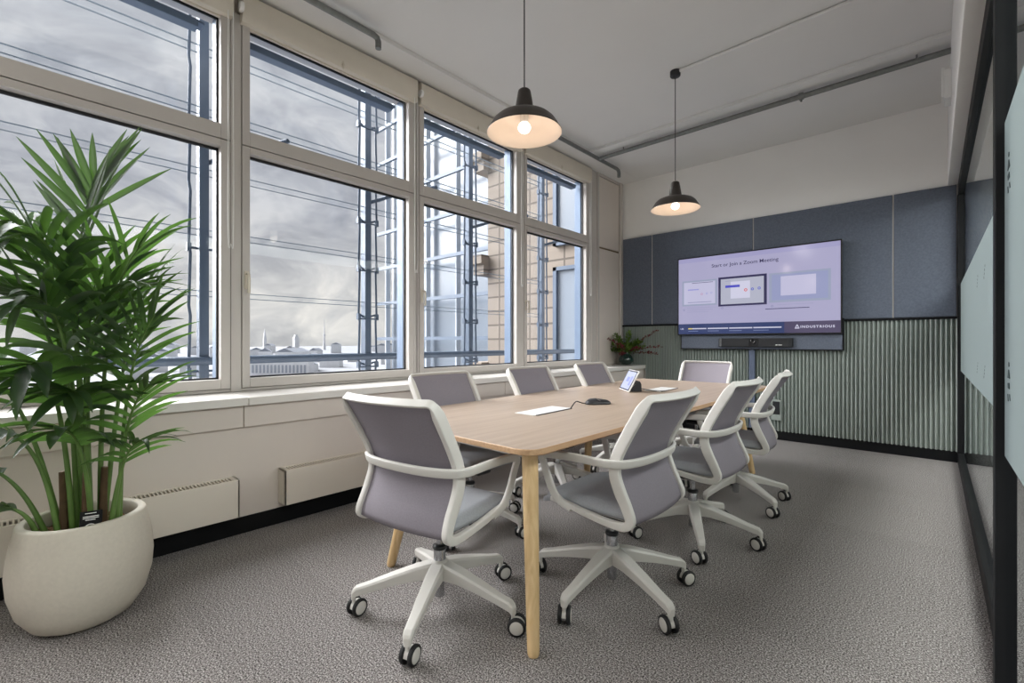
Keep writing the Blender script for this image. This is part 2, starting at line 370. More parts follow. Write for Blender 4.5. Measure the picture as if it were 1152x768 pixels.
# roller blind cassettes with pull knob and cord loop
def cassette(yl, yr, label):
    root = empty('roller_blind', (-3.36, (yl + yr) / 2, 3.25)); w = (yr - yl) / 2 + .06
    MB().sweep([(-.02, -w, .105), (-.02, w, .105)], [(-.10, -.05), (.10, -.05), (.10, .02), (.085, .045), (.04, .05), (-.04, .05), (-.10, .035)], (0, 0, 1)).build('cassette', 'blind', root, .004)
    MB().box(-.045, -.03, -w + .02, w - .02, -.006, .02).build('bottom_bar', 'blind', root, .003)
    MB().lathe([(.0, -.035), (.006, -.03), (.005, -.012), (.011, -.006), (.011, .004), (.004, .01), (.002, .03)], 12, (.03, -.0, .02)).build('pull_knob', 'brass', root)
    c = MB(); c.tube(spline([(.02, w - .03, .06), (.02, w - .03, -.6), (.02, w - .03, -1.42), (.02, w - .015, -1.47), (.02, w, -1.42), (.02, w, -.6), (.02, w, .06)], 6), .0028, 6)
    c.build('cord_loop', 'white_plastic', root)
    e = MB().lathe([(.03, -.012), (.034, 0), (.03, .012)], 16, T=Matrix.Translation((.025, -w - .008, .09)) @ Matrix.Rotation(R(90), 4, 'X')); e.build('end_cap', 'white_plastic', root)
    tag(root, label, 'roller blind', 'rolled-up blinds over the windows')
for (a, b), l in zip([(x[1], x[2]) for x in WIN[:4]], (
        'rolled-up cream blind over the window behind the palm', 'rolled-up cream blind over the wide window with the skyline and spire',
        'rolled-up cream blind over the window directly behind the nearer pendant lamp', 'rolled-up cream blind over the last window beside the flat panels')):
    cassette(a, b, l)

# end wall cladding: felt above, corrugated green below
def felt_panel(x0, x1, label):
    o = MB().box(x0 + .006, x1 - .006, 6.055, 6.10, 1.39, 2.642).build('acoustic_panel', 'felt', None, .004)
    tag(o, label, 'wall panel', 'slate felt panels on the end wall')
felt_panel(-3.36, -2.905, 'narrow slate felt panel in the corner above the flowers')
felt_panel(-2.905, -1.606, 'wide slate felt panel behind the left half of the television')
felt_panel(-1.606, -.303, 'wide slate felt panel behind the right half of the television')
felt_panel(-.303, .168, 'slate felt panel beside the glass partition')
structure('trim_8', MB().box(-3.36, .175, 6.063, 6.099, 1.391, 2.637), 'joint')
structure('trim_9', MB().box(-3.36, .17, 6.04, 6.10, 1.366, 1.388), 'black', .002)
def corrugated():
    mb = MB(); x0, x1, p = -3.0, .168, .0367; n = int((x1 - x0) / p * 10); vs = []
    for k in range(n + 1):
        x = x0 + (x1 - x0) * k / n; y = 6.062 - .016 * math.sin(2 * math.pi * (x - x0) / p)
        vs += [(x, y, .104), (x, y, 1.372)]
    mb.add(vs, [(2 * k, 2 * k + 2, 2 * k + 3, 2 * k + 1) for k in range(n)], True)
    n2 = int(.35 / p * 10); b = []
    for k in range(n2 + 1):
        x = x0 - .35 * k / n2; y = 6.062 - .016 * math.sin(2 * math.pi * (x - x0) / p); b += [(x, y, .82), (x, y, 1.372)]
    mb.add(b, [(2 * k, 2 * k + 1, 2 * k + 3, 2 * k + 2) for k in range(n2)], True)
    mb.box(x0, x1, 6.085, 6.10, .104, 1.372).box(x0 - .35, x0, 6.085, 6.10, .82, 1.372)
    o = mb.build('corrugated_panel', 'green'); tag(o, 'sage green corrugated cladding along the lower end wall', 'wall cladding')
corrugated()

# ------------------------------------------------------------------ glass partition on the right
PX = .19
structure('trim_10', MB().box(.10, .35, Y0, Y1, 2.638, 3.50), 'plaster', .004)               # bulkhead above the glass
structure('trim_11', MB().box(.169, .215, Y0, 6.06, 2.53, 2.638).box(.169, .215, 1.6, 6.06, 0, .10)
          .box(.165, .215, 6.0, 6.06, .1, 2.53), 'black', .003)                             # top, bottom and end rail
pane = empty('window_7'); pane['kind'] = 'structure'
MB().box(PX, PX + .010, 1.55, 6.0, .10, 2.53).build('pane', 'pglass', pane)
f = MB().box(PX - .0025, PX - .0012, 1.56, 5.98, .875, 1.69); f.build('frosted_band', 'film', pane)
d = MB()
for y0 in (2.75, 3.25, 3.75):
    for k in range(4):
        for z0 in (1.52, 1.02): d.box(PX - .0032, PX - .0024, y0 + .02 * k, y0 + .02 * k + .008, z0 - .018 * k, z0 - .018 * k + .011)
d.build('film_mark', 'decal', pane)
door = empty('door_1'); door['kind'] = 'structure'
DX = .131
MB().box(.112, .150, 1.65, 1.70, .012, 2.60).build('stile', 'black', door, .002)
MB().box(.116, .119, 1.70, 1.712, .012, 2.60).build('seal', 'joint', door)
MB().box(DX, DX + .010, -1.0, 1.65, .06, 2.56).build('pane', 'pglass', door)
MB().box(DX - .0025, DX - .0012, -.98, 1.645, .870, 1.685).build('frosted_band', 'film', door)
MB().box(.118, .148, -1.0, 1.65, .012, .06).box(.118, .148, -1.0, 1.65, 2.56, 2.60).box(.112, .150, -1.05, -1.0, .012, 2.60).build('door_rail', 'black', door, .002)
g = MB(); Tm = Matrix.Translation((DX - .003, 1.56, 1.53)) @ Matrix(((0, 0, 1, 0), (1, 0, 0, 0), (0, 1, 0, 0), (0, 0, 0, 1)))
for zc in (0., -.485):
    g.prism([(-.004 + .012 * math.cos(a) * .6, .052 + zc + .006 * math.sin(a)) for a in [k * .785 for k in range(8)]], -.0004, .0006, T=Tm)
    g.prism([(-.024, .020 + zc), (.020, .020 + zc), (.004, .040 + zc), (-.006, .040 + zc)], -.0004, .0006, T=Tm)
    g.prism([(-.018, -.004 + zc), (.014, -.004 + zc), (.018, .008 + zc), (-.012, .010 + zc)], -.0004, .0006, T=Tm)
    g.prism([(-.03, -.030 + zc), (-.02, -.030 + zc), (-.012, -.016 + zc), (-.022, -.016 + zc)], -.0004, .0006, T=Tm)
    g.prism([(.004, -.034 + zc), (.014, -.034 + zc), (.020, -.018 + zc), (.010, -.018 + zc)], -.0004, .0006, T=Tm)
g.build('film_mark', 'decal', door)
structure('wall_right', MB().box(2.1, 2.2, Y0, Y1 + .2, 0, 3.5).box(.4, 2.2, Y1, Y1 + .2, 0, 3.5).box(.35, 2.2, Y0, Y1, 2.7, 2.8), 'corridor')

# ------------------------------------------------------------------ chairs
def spl_at(tab, z):
    for (z0, v0), (z1, v1) in zip(tab, tab[1:]):
        if z0 <= z <= z1:
            t = (z - z0) / (z1 - z0); return v0 + (v1 - v0) * t
    return tab[0][1] if z < tab[0][0] else tab[-1][1]
_pr = spline([(0, -.222, .440), (0, -.206, .49), (0, -.174, .555), (0, -.153, .62), (0, -.163, .69), (0, -.219, .80), (0, -.298, .930)], 10)
BACK_Y = [(p.z, p.y) for p in _pr]
BACK_W = [(.40, .233), (.50, .236), (.66, .238), (.93, .244)]
def back_pt(u, z):
    w = spl_at(BACK_W, z); k = .6 + .4 * (z - .44) / .5
    return Vector((u * w, spl_at(BACK_Y, z) - .042 * k * (1 - u * u), z))
def make_chair():
    root = empty('meeting_chair')
    # seat cushion: soft slab with a waterfall front edge
    mb = MB(); nx, ny = 16, 18; top = []; bot = []
    for j in range(ny + 1):
        for i in range(nx + 1):
            a = -1 + 2 * i / nx; b = -1 + 2 * j / ny
            r = max(abs(a), abs(b))
            e = 1 - max(0, (abs(a) ** 5 + abs(b) ** 5)) * .0
            x = .222 * a * (1 - .06 * max(0, b) * abs(a)) * (1 - .02 * b * b); y = .02 + .225 * b * (1 - .03 * a * a)
            edge = min(1, ((1 - abs(a)) * 9)) ** .5 if abs(a) > .889 else 1
            edge2 = min(1, ((1 - abs(b)) * 9)) ** .5 if abs(b) > .889 else 1
            th = .022 + .026 * min(edge, edge2)
            z = .437 - (.028 * max(0, b - .45) ** 1.5 * 2.2) - .006 * (1 - a * a) * (1 - b * b)
            top.append((x, y, z + th)); bot.append((x, y, z - .004 + .004 * (1 - min(edge, edge2))))
    ix = lambda i, j: j * (nx + 1) + i
    n = len(top); fs = []
    for j in range(ny):
        for i in range(nx):
            fs.append((ix(i, j), ix(i + 1, j), ix(i + 1, j + 1), ix(i, j + 1))); fs.append(tuple(n + k for k in (ix(i, j + 1), ix(i + 1, j + 1), ix(i + 1, j), ix(i, j))))
    rim = [ix(i, 0) for i in range(nx)] + [ix(nx, j) for j in range(ny)] + [ix(i, ny) for i in range(nx, 0, -1)] + [ix(0, j) for j in range(ny, 0, -1)]
    for a, b in zip(rim, rim[1:] + rim[:1]): fs.append((a, n + a, n + b, b))
    mb.add(top + bot, fs, True); mb.build('seat', 'seat', root)
    # seat pan under the cushion
    MB().box(-.19, .19, -.17, .19, .418, .434).build('seat_pan', 'chair_white', root, .006)
    # mesh back
    mb = MB(); nu, nz_ = 14, 22; vs = []
    for off in (0, -.007):
        for j in range(nz_ + 1):
            z = .432 + (.926 - .432) * j / nz_
            for i in range(nu + 1):
                p = back_pt((-1 + 2 * i / nu) * .985, z); vs.append((p.x, p.y + off, p.z))
    m = (nu + 1) * (nz_ + 1); fs = []
    q = lambda i, j: j * (nu + 1) + i
    for j in range(nz_):
        for i in range(nu):
            fs.append((q(i, j), q(i + 1, j), q(i + 1, j + 1), q(i, j + 1))); fs.append(tuple(m + k for k in (q(i, j + 1), q(i + 1, j + 1), q(i + 1, j), q(i, j))))
    for i in range(nu): fs.append((q(i, 0), m + q(i, 0), m + q(i + 1, 0), q(i + 1, 0)))
    mb.add(vs, fs, True); mb.build('backrest', 'mesh_grey', root)
    # white frame: rail, side, top edge, side, rail in one run
    side = [Vector((-.235, .165, .452)), Vector((-.238, .08, .446)), Vector((-.24, 0, .433)), Vector((-.24, -.10, .421)), Vector((-.24, -.165, .418)), Vector((-.24, -.205, .425)), Vector((-.24, -.222, .45))]
    for z in (.50, .555, .62, .69, .78, .86, .90): side.append(back_pt(-1, z))
    side.append(back_pt(-.985, .922))
    topb = [back_pt(u, .932) for u in (-.93, -.8, -.5, 0, .5, .8, .93)]
    path = spline(side + topb + [Vector((-p.x, p.y, p.z)) for p in reversed(side)], 5)
    ns = len(path)
    def sc(t):
        d = min(t, 1 - t)
        if d < .14: return (1, .40 + .35 * d / .14)
        if d < .26: return (1, .75 + .25 * min(1, (d - .14) / .08))
        k = min(1, max(0, (d - .35) / .04)); return (1 - .55 * k, 1 - .30 * k)
    MB().sweep(path, rrect(.027, .046, 20, 7), (1, 0, 0), sc).build('back_frame', 'chair_white', root)
    # armrest: one band looping behind the back, down to the rail at both fronts
    arm = [(-.243, .055, .436), (-.246, .115, .455), (-.252, .152, .50), (-.262, .188, .60), (-.266, .198, .634), (-.268, .180, .652), (-.270, .10, .660),
           (-.272, 0, .664), (-.272, -.09, .664), (-.268, -.14, .664), (-.235, -.19, .664), (-.14, -.222, .664), (0, -.232, .664)]
    arm = arm + [(-x, y, z) for x, y, z in reversed(arm[:-1])]
    MB().sweep(spline(arm, 6), rrect(.017, .036), (1, 0, 0)).build('armrest', 'chair_white', root)
    # mechanism, gas column
    mb = MB().box(-.075, .075, -.10, .11, .365, .42).box(-.055, .055, -.07, .13, .345, .37); mb.tube([(.07, .02, .39), (.17, .03, .388), (.185, .03, .386)], .006, 8); mb.build('tilt_mechanism', 'darkplastic', root, .008)
    gc = MB().lathe([(.014, .25), (.014, .37)], 20).lathe([(.025, .165), (.026, .17), (.026, .262), (.024, .268)], 24).lathe([(.020, .062), (.021, .066), (.021, .17)], 24).build('gas_column', 'chrome', root)
    MB().lathe([(.0145, .262), (.029, .263), (.031, .270), (.029, .279), (.0145, .281)], 24).build('collar', 'darkplastic', gc)
    # star base
    mb = MB().lathe([(.028, .140), (.045, .145), (.050, .165), (.044, .19), (.034, .212), (.027, .218)], 30)
    for k in range(5):
        T = Matrix.Rotation(2 * math.pi * k / 5, 4, 'Z')
        prof = [(.02, .030, .212, .138), (.10, .030, .196, .140), (.20, .026, .168, .124), (.28, .022, .143, .106), (.345, .0195, .126, .088), (.358, .017, .114, .074), (.364, .012, .104, .074)]
        vs = []; 
        for x, hw, zt, zb in prof:
            for yy, zz in ((-hw * .72, zt), (hw * .72, zt), (hw, zt - .008), (hw * .85, zb), (-hw * .85, zb), (-hw, zt - .008)): vs.append(T @ Vector((x, yy, zz)))
        fs = [tuple(range(5, -1, -1)), tuple(6 * (len(prof) - 1) + i for i in range(6))]
        for a in range(len(prof) - 1):
            for b in range(6): fs.append((a * 6 + b, a * 6 + (b + 1) % 6, a * 6 + 6 + (b + 1) % 6, a * 6 + 6 + b))
        mb.add(vs, fs, False)
    mb.build('star_base', 'chair_white', root, .003)
    # casters
    first = None
    for k in range(5):
        a = 2 * math.pi * k / 5
        if first is None:
            c = MB(); c.tube([(0, 0, .05), (0, 0, .082)], .008, 12)
            hood = [(.030 * math.cos(t), .030 * math.sin(t)) for t in [R(-15 + 14 * i) for i in range(15)]] + [(-.012, -.008), (.012, -.012)]
            c.prism(hood, -.008, .008, T=Matrix.Translation((.016, 0, .036)) @ Matrix.Rotation(R(90), 4, 'X'))
            first = c.build('caster', 'chair_white', root)
            for s_ in (-1, 1):
                T = Matrix.Translation((.016, s_ * .0175, .036)) @ Matrix.Rotation(R(-90 * s_), 4, 'X')
                w = MB().lathe([(.028, -.008), (.034, -.007), (.036, -.003), (.036, .004), (.034, .008), (.0265, .009)], 28, T=T, mi=0, cap=False)
                w.lathe([(.0272, .0075), (.025, .0095), (.012, .0105), (.0005, .0108)], 28, T=T, mi=1, cap=False)
                w.lathe([(.028, -.008), (.0005, -.008)], 28, T=T, mi=0, cap=False)
                w.build('wheel', ['tyre', 'chair_white'], first)
            c_ = first
        else:
            c_ = copy_tree(first, root)
        c_.location = (.355 * math.cos(a), .355 * math.sin(a), 0)
        c_.rotation_euler = (0, 0, a)
    return root
proto = make_chair(); used = [False]
def place_chair(x, y, face_deg, base_deg, swivels, label):
    """face_deg: turn of the seat (0 faces +Y); base_deg: world angle of one base arm"""
    c = proto if not used[0] else copy_tree(proto); used[0] = True
    c.location = (x, y, 0); c.rotation_euler = (0, 0, R(face_deg)); a = R(base_deg - face_deg); k = 0
    for ch in c.children:
        n = ch.name.split('.')[0]
        if n == 'star_base': ch.rotation_euler.z = a
        if n == 'caster':
            b = 2 * math.pi * k / 5 + a; ch.location = (.355 * math.cos(b), .355 * math.sin(b), 0); ch.rotation_euler.z = R(swivels[k % len(swivels)] - face_deg); k += 1
    tag(c, label, 'chair', 'meeting chairs around the table')
CH = [(-1.562, 1.24, 9, 15, (35, 70, 120, 100, 110), 'white framed grey meeting chair at the near end of the table'),
      (-1.09, 1.865, 90, -20, (150, 60, 100, 160, 120), 'white framed grey meeting chair on the partition side, nearest the camera'),
      (-1.045, 2.71, 90, -62, (155, 160, 40, 100, 70), 'white framed grey meeting chair second along the partition side of the table'),
      (-1.055, 3.54, 97, -33, (155, 150, 60, 120, 80), 'white framed grey meeting chair on the partition side nearest the television'),
      (-1.73, 4.58, 180, 0, (20, 80, 140, 10, 60), 'white framed grey meeting chair at the far end below the television'),
      (-2.13, 1.93, -90, 12, (80, 20, 120, 60, 150), 'white framed grey meeting chair on the window side, beside the near corner'),
      (-2.14, 2.84, -90, 30, (60, 20, 120, 100, 10), 'white framed grey meeting chair in the middle of the window side'),
      (-2.15, 3.77, -90, 50, (60, 20, 120, 100, 10), 'white framed grey meeting chair on the window side nearest the flowers')]
for c in CH: place_chair(*c)

# ------------------------------------------------------------------ table
TH = .745
def make_table():
    root = empty('meeting_table', (-1.7, 2.97, 0)); ox, oy = -1.7, 2.97
    corners = [(-2.26, 1.285), (-1.09, 1.285), (-1.09, 4.68), (-2.40, 4.68)]
    rr = [.10, .09, .12, .12]; poly = []
    for i, (c, r) in enumerate(zip(corners, rr)):
        p = Vector(c); a = (Vector(corners[i - 1]) - p).normalized(); b = (Vector(corners[(i + 1) % 4]) - p).normalized()
        s_, e_ = p + a * r, p + b * r
        for k in range(9):
            t = k / 8; q = (1 - t) ** 2 * s_ + 2 * t * (1 - t) * p + t * t * e_; poly.append((q.x - ox, q.y - oy))
    n = len(poly); mb = MB()
    lev = [(.985, TH - .030), (1, TH - .022), (1, TH - .003), (.9985, TH)]
    vs = []
    for s_, z in lev:
        for x, y in poly: vs.append((x * s_, y * s_, z))
    for l in range(3):
        for k in range(n): mb.add([vs[l * n + k], vs[l * n + (k + 1) % n], vs[(l + 1) * n + (k + 1) % n], vs[(l + 1) * n + k]], [(0, 1, 2, 3)], False, 1)
    mb.add(vs[:n], [tuple(reversed(range(n)))], False, 1); mb.add(vs[-n:], [tuple(range(n))], False, 0)
    mb.build('tabletop', ['oak', 'edge'], root)
    fr = MB().box(-.42, .42, -1.5, -1.44, .655, .715).box(-.42, .42, 1.36, 1.42, .655, .715).box(-.36, -.30, -1.44, 1.36, .655, .715).box(.42, .46, -1.44, 1.36, .67, .715)
    fr.build('under_frame', 'chair_white', root, .004)
    for (fx, fy), (tx, ty) in (((-1.075, 1.285), (-1.19, 1.40)), ((-2.05, 1.31), (-1.935, 1.425)), ((-1.16, 4.36), (-1.27, 4.25)), ((-2.08, 4.38), (-1.97, 4.27)), ((-2.02, 3.06), (-1.92, 2.98))):
        f_, t_ = Vector((fx - ox, fy - oy, .0)), Vector((tx - ox, ty - oy, TH - .03))
        pts = [f_.lerp(t_, k) for k in (0, .012, .03, .25, .5, .75, 1)]; rs = [.55, .66, .70, .78, .86, .94, 1.0]
        mb = MB(); mb.sweep(pts, circ(.033, 24), (1, 0, 0), lambda t, rs=rs: (rs[min(6, int(round(t * 6)))],) * 2); mb.build('leg', 'ash', root)
    tag(root, 'long pale oak meeting table on splayed round ash legs', 'table')
make_table()

# ------------------------------------------------------------------ pendants
def pendant(x, y, zrim, label, conduit):
    root = empty('pendant_lamp', (x, y, zrim))
    outer = [(.205, .0), (.2055, .004), (.199, .012), (.186, .034), (.170, .060), (.148, .080), (.118, .093), (.085, .100), (.060, .103), (.0565, .106), (.054, .114), (.044, .176), (.036, .222), (.033, .232), (.026, .238), (.010, .241)]
    inner = [(.198, .004), (.180, .032), (.164, .056), (.142, .075), (.112, .087), (.07, .094), (.045, .096), (.0005, .097)]
    MB().lathe(outer, 56, cap=False).build('lamp_shade', 'shade', root)
    MB().lathe([(.2052, .0005)] + inner, 56, cap=False).build('shade_lining', 'shade_in', root)
    h = MB().lathe([(.020, .05), (.022, .055), (.022, .097)], 20).build('lamp_holder', 'white_plastic', root)
    MB().lathe([(.0005, -.002), (.013, .0), (.025, .007), (.033, .019), (.035, .030), (.031, .043), (.022, .053), (.016, .062)], 28, cap=False).build('bulb', 'bulb', root)
    MB().tube([(0, 0, .25), (0, 0, 3.44 - zrim)], .0035, 8).build('cord', 'darkplastic', root)
    MB().lathe([(.012, 3.452 - zrim), (.04, 3.455 - zrim), (.044, 3.462 - zrim), (.044, 3.50 - zrim)], 24).build('canopy', 'darkplastic', root)
    ld = bpy.data.lights.new('bulb_glow', 'POINT'); ld.energy = .6; ld.color = (1, .86, .74); ld.shadow_soft_size = .038
    lo = bpy.data.objects.new('bulb_glow', ld); COL.objects.link(lo); lo.parent = root; lo.location = (0, 0, .0 - .042)
    tag(root, label, 'pendant lamp', 'black pendant lamps over the table')
pendant(-1.655, 1.90, 2.295, 'black metal pendant lamp with cream inside, hanging over the near end of the table', True)
pendant(-1.655, 3.90, 2.30, 'black metal pendant lamp with cream inside, hanging nearer the television', True)

# ------------------------------------------------------------------ conduits under the ceiling
def conduit(name, pts, r, m, label, hangers=(), clips=()):
    root = empty(name, (0, 0, 0))
    MB().tube(pts, r, 14).build('pipe', m, root)
    for p in hangers:
        MB().tube([(p[0], p[1], p[2]), (p[0], p[1], 3.467)], .006, 8).lathe([(.012, -.008), (.014, 0), (.012, .008)], 12, p).build('hanger', 'steel', root)
    for p in clips:
        MB().lathe([(r + .008, -.018), (r + .009, 0), (r + .008, .018)], 14, T=Matrix.Translation(p) @ Matrix.Rotation(R(90), 4, 'Y')).tube([p, (p[0], p[1], p[2] - .05)], .008, 8).build('clip', 'steel', root)
    tag(root, label, 'conduit')
conduit('ceiling_conduit', spline([(-3.04, -2.9, 3.415), (-3.04, 0, 3.415), (-3.045, 1.80, 3.415)], 2) + [(-3.045, 1.83, 3.405), (-3.045, 1.84, 3.38), (-3.045, 1.84, 3.33)], .022, 'steel', 'grey steel conduit ending in a downturned elbow above the skyline window')
conduit('ceiling_conduit', [(-3.06, 3.5, 3.415), (-3.06, 5.36, 3.415), (-3.06, 5.40, 3.405), (-3.06, 5.415, 3.38), (-3.06, 5.415, 3.32)], .022, 'steel', 'grey steel conduit above the last windows, turned down in the corner')
conduit('ceiling_conduit', [(-3.04, 4.92, 3.415), (-1.2, 4.93, 3.415), (.105, 4.94, 3.415)], .024, 'steel', 'long grey steel conduit crossing the room before the television wall',
        hangers=((-2.72, 4.92, 3.42), (-.10, 4.94, 3.42)), clips=((-.9, 4.93, 3.415),))
conduit('ceiling_conduit', [(-1.61, 3.89, 3.485), (.10, 3.89, 3.485)], .013, 'ceiling', 'thin white conduit on the ceiling feeding the farther pendant lamp')
o = MB().box(.062, .10, 4.80, 4.98, 3.00, 3.22).box(.045, .062, 4.84, 4.98, 3.03, 3.26).build('sensor_box', ['white_plastic'], None, .004); tag(o, 'small white box fixed high on the bulkhead beside the crossing conduit', 'sensor')

# ------------------------------------------------------------------ unseen luminaires added to brighten the room, behind the camera and in the corridor
for x in (-2.4, -.9):
    root = empty('fill_luminaire', (x, -1.4, 3.44)); MB().box(-.06, .06, -.7, .7, 0, .06).build('housing', 'white_plastic', root, .004)
    ld = bpy.data.lights.new('fill_light', 'AREA'); ld.shape = 'RECTANGLE'; ld.size = .11; ld.size_y = 1.36; ld.energy = FILL_LUMINAIRE_WATTS; ld.color = (1, .97, .93)
    lo = bpy.data.objects.new('fill_light', ld); COL.objects.link(lo); lo.parent = root; lo.location = (0, 0, -.004)
    tag(root, 'added unseen fill luminaire ' + ('near the windows behind the camera' if x < -2 else 'near the glass door behind the camera'), 'added light', 'added luminaires')
root = empty('corridor_fill_luminaire', (1.2, 2.5, 2.66)); MB().box(-.62, .62, -3.4, 3.4, 0, .035).build('housing', 'white_plastic', root, .004)  # added unseen light that brightens the room through the partition
ld = bpy.data.lights.new('corridor_fill_light', 'AREA'); ld.shape = 'RECTANGLE'; ld.size = 1.2; ld.size_y = 6.7; ld.energy = CORRIDOR_FILL_WATTS; ld.color = (1, .955, .935)
lo = bpy.data.objects.new('corridor_fill_light', ld); COL.objects.link(lo); lo.parent = root; lo.location = (0, 0, -.004)
tag(root, 'added unseen fill light in the corridor behind the partition', 'added light')

# ------------------------------------------------------------------ television wall
def font(name, txt, size, loc, parent, m, align='LEFT', bold=0., sx=1., sp=1.):
    c = bpy.data.curves.new(name, 'FONT'); c.body = txt; c.size = size; c.align_x = align; c.extrude = .0004; c.space_character = sp; c.offset = bold; c.materials.append(m)
    tmp = bpy.data.objects.new(name, c); COL.objects.link(tmp); bpy.context.view_layer.update()
    me = bpy.data.meshes.new_from_object(tmp.evaluated_get(bpy.context.evaluated_depsgraph_get())); bpy.data.objects.remove(tmp); bpy.data.curves.remove(c)
    o = bpy.data.objects.new(name, me); COL.objects.link(o); o.parent = parent; o.location = loc; o.rotation_euler = (R(90), 0, 0); o.scale = (sx, 1, 1); return o
def make_tv():
    W, H = 1.775, 1.002; root = empty('television', (-2.494, 5.965, 1.235))
    MB().box(-.004, W + .004, .002, .05, -.004, H + .006).box(.5, W - .5, .05, .075, .25, .75).build('housing', 'tvblack', root, .003)
    E = lambda n, c, s=.70: emis('screen_' + n, c, s, .12)
    s = MB().box(.010, W - .010, -.0015, .001, .012, H - .012).build('screen', E('lavender', (172, 169, 202), .66), root)
    lay = [0.0]
    def rect(nm, x0, x1, y0, y1, m, par=s):
        lay[0] += .00025
        return MB().box(.010 + (W - .02) * x0, .010 + (W - .02) * x1, -.0018 - lay[0], -.0014 - lay[0], H * y0, H * y1).build(nm, m, par)
    navy = E('navy', (44, 58, 104)); grey = E('grey', (150, 158, 182)); pale = E('pale', (190, 188, 216)); dark = E('dark', (40, 36, 78)); wht = E('white', (205, 204, 226)); pane_ = E('pane', (176, 178, 196))
    txt = E('text', (60, 58, 96)); faint = E('faint', (140, 140, 176)); mauve = E('mauve', (74, 66, 96))
    rect('top_strip', 0, 1, .935, .99, E('strip', (158, 155, 194)))
    rect('footer_bar', 0, 1, .012, .142, navy); rect('footer_end', .70, 1, .012, .142, mauve)
    rect('left_tablet', .028, .278, .375, .70, grey); rect('left_tablet_page', .04, .266, .395, .68, pale)
    rect('page_line', .10, .25, .664, .670, txt); rect('page_line', .07, .15, .575, .59, E('lilac', (150, 150, 210))); rect('page_line', .07, .24, .415, .423, faint)
    rect('middle_tablet', .288, .598, .35, .71, dark); rect('middle_tablet_page', .304, .58, .373, .685, pane_)
    rect('middle_tablet_sheet', .37, .495, .44, .645, wht); rect('join_button', .335, .43, .575, .605, E('indigo', (76, 76, 190)))
    rect('page_line', .335, .37, .655, .66, faint)
    rect('right_tablet', .612, .952, .365, .705, grey); rect('right_tablet_page', .628, .938, .39, .685, E('slate', (146, 152, 190))); rect('right_tablet_sheet', .68, .875, .44, .66, pale)
    def ring(nm, cx, cy, m, r=.018):
        lay[0] += .00025; mb = MB(); n = 24; T = Matrix.Translation((.01 + (W - .02) * cx, -.0016 - lay[0], H * cy)) @ Matrix.Rotation(R(90), 4, 'X')
        vs = [T @ Vector((k * math.cos(2 * math.pi * i / n), k * math.sin(2 * math.pi * i / n), 0)) for k in (r, r * .52) for i in range(n)]
        mb.add(vs, [(i, (i + 1) % n, n + (i + 1) % n, n + i) for i in range(n)]); mb.build(nm, m, s)
    red = E('red', (214, 82, 74)); blue = E('blue', (72, 84, 200))
    ring('round_icon', .468, .535, red); ring('round_icon', .510, .54, blue, .016); ring('round_icon', .552, .545, blue, .016)
    ring('round_icon', .172, .52, E('rose', (190, 150, 180)), .014); ring('round_icon', .208, .525, E('lilac2', (160, 160, 212)), .013); ring('round_icon', .24, .53, E('lilac3', (165, 165, 212)), .013)
    for cx, cy in ((.042, .325), (.315, .33), (.63, .325)): ring('step_icon', cx, cy, faint, .013)
    for x0, x1, y in ((.065, .27, .345), (.065, .25, .318), (.065, .22, .292), (.34, .56, .335), (.66, .86, .335)): rect('caption_line', x0, x1, y, y + .006, E('cap%d' % (x0 * 1000 + y * 100), (156, 155, 188)))
    rect('caption_line', .59, .84, .29, .298, txt)
    for x0, x1, k in ((.075, .205, 0), (.215, .355, 1), (.362, .51, 2), (.517, .685, 3)):
        rect('progress_bar', x0, x1, .073, .087, wht); rect('progress_caption', x0, x0 + (x1 - x0) * .55, .045, .052, E('pcap%d' % k, (120, 130, 170)))
    rect('progress_bar', .075, .105, .073, .087, E('yellow', (226, 206, 110)))
    yy = -.012
    font('clock_text', '1:00', .026, (.035, yy, .070), s, wht, bold=.0004)
    font('heading', 'Start or Join a Zoom Meeting', .060, (.435, yy, .845), s, E('ink', (50, 46, 82)), bold=.0003, sx=1.04)
    font('footer_logo', 'INDUSTRIOUS', .036, (1.398, yy, .068), s, wht, bold=.0012, sx=1.12, sp=1.3)
    mb = MB(); T = Matrix.Translation((1.345, yy, .060)) @ Matrix.Rotation(R(90), 4, 'X')
    mb.prism([(0, 0), (.044, 0), (.044, .012), (0, .012)], 0, .0006, T=T); mb.prism([(.004, .016), (.014, .016), (.022, .034), (.030, .016), (.040, .016), (.026, .046), (.018, .046)], 0, .0006, T=T)
    mb.build('logo_mark', wht, s)
    tag(root, 'large wall television showing a lavender slide with three tablets', 'television')
make_tv()
bk = MB().box(-2.46, -.715, 6.00, 6.043, 1.062, 1.40).build('backing_panel', 'felt', None, .003); tag(bk, 'slate felt backing board below the television with a black edge', 'wall panel')
MB().box(-2.47, -.705, 6.003, 6.041, 1.052, 1.062).box(-2.47, -2.46, 6.003, 6.041, 1.052, 1.40).box(-.715, -.705, 5.995, 6.041, 1.052, 1.40).build('edging', 'black', bk)
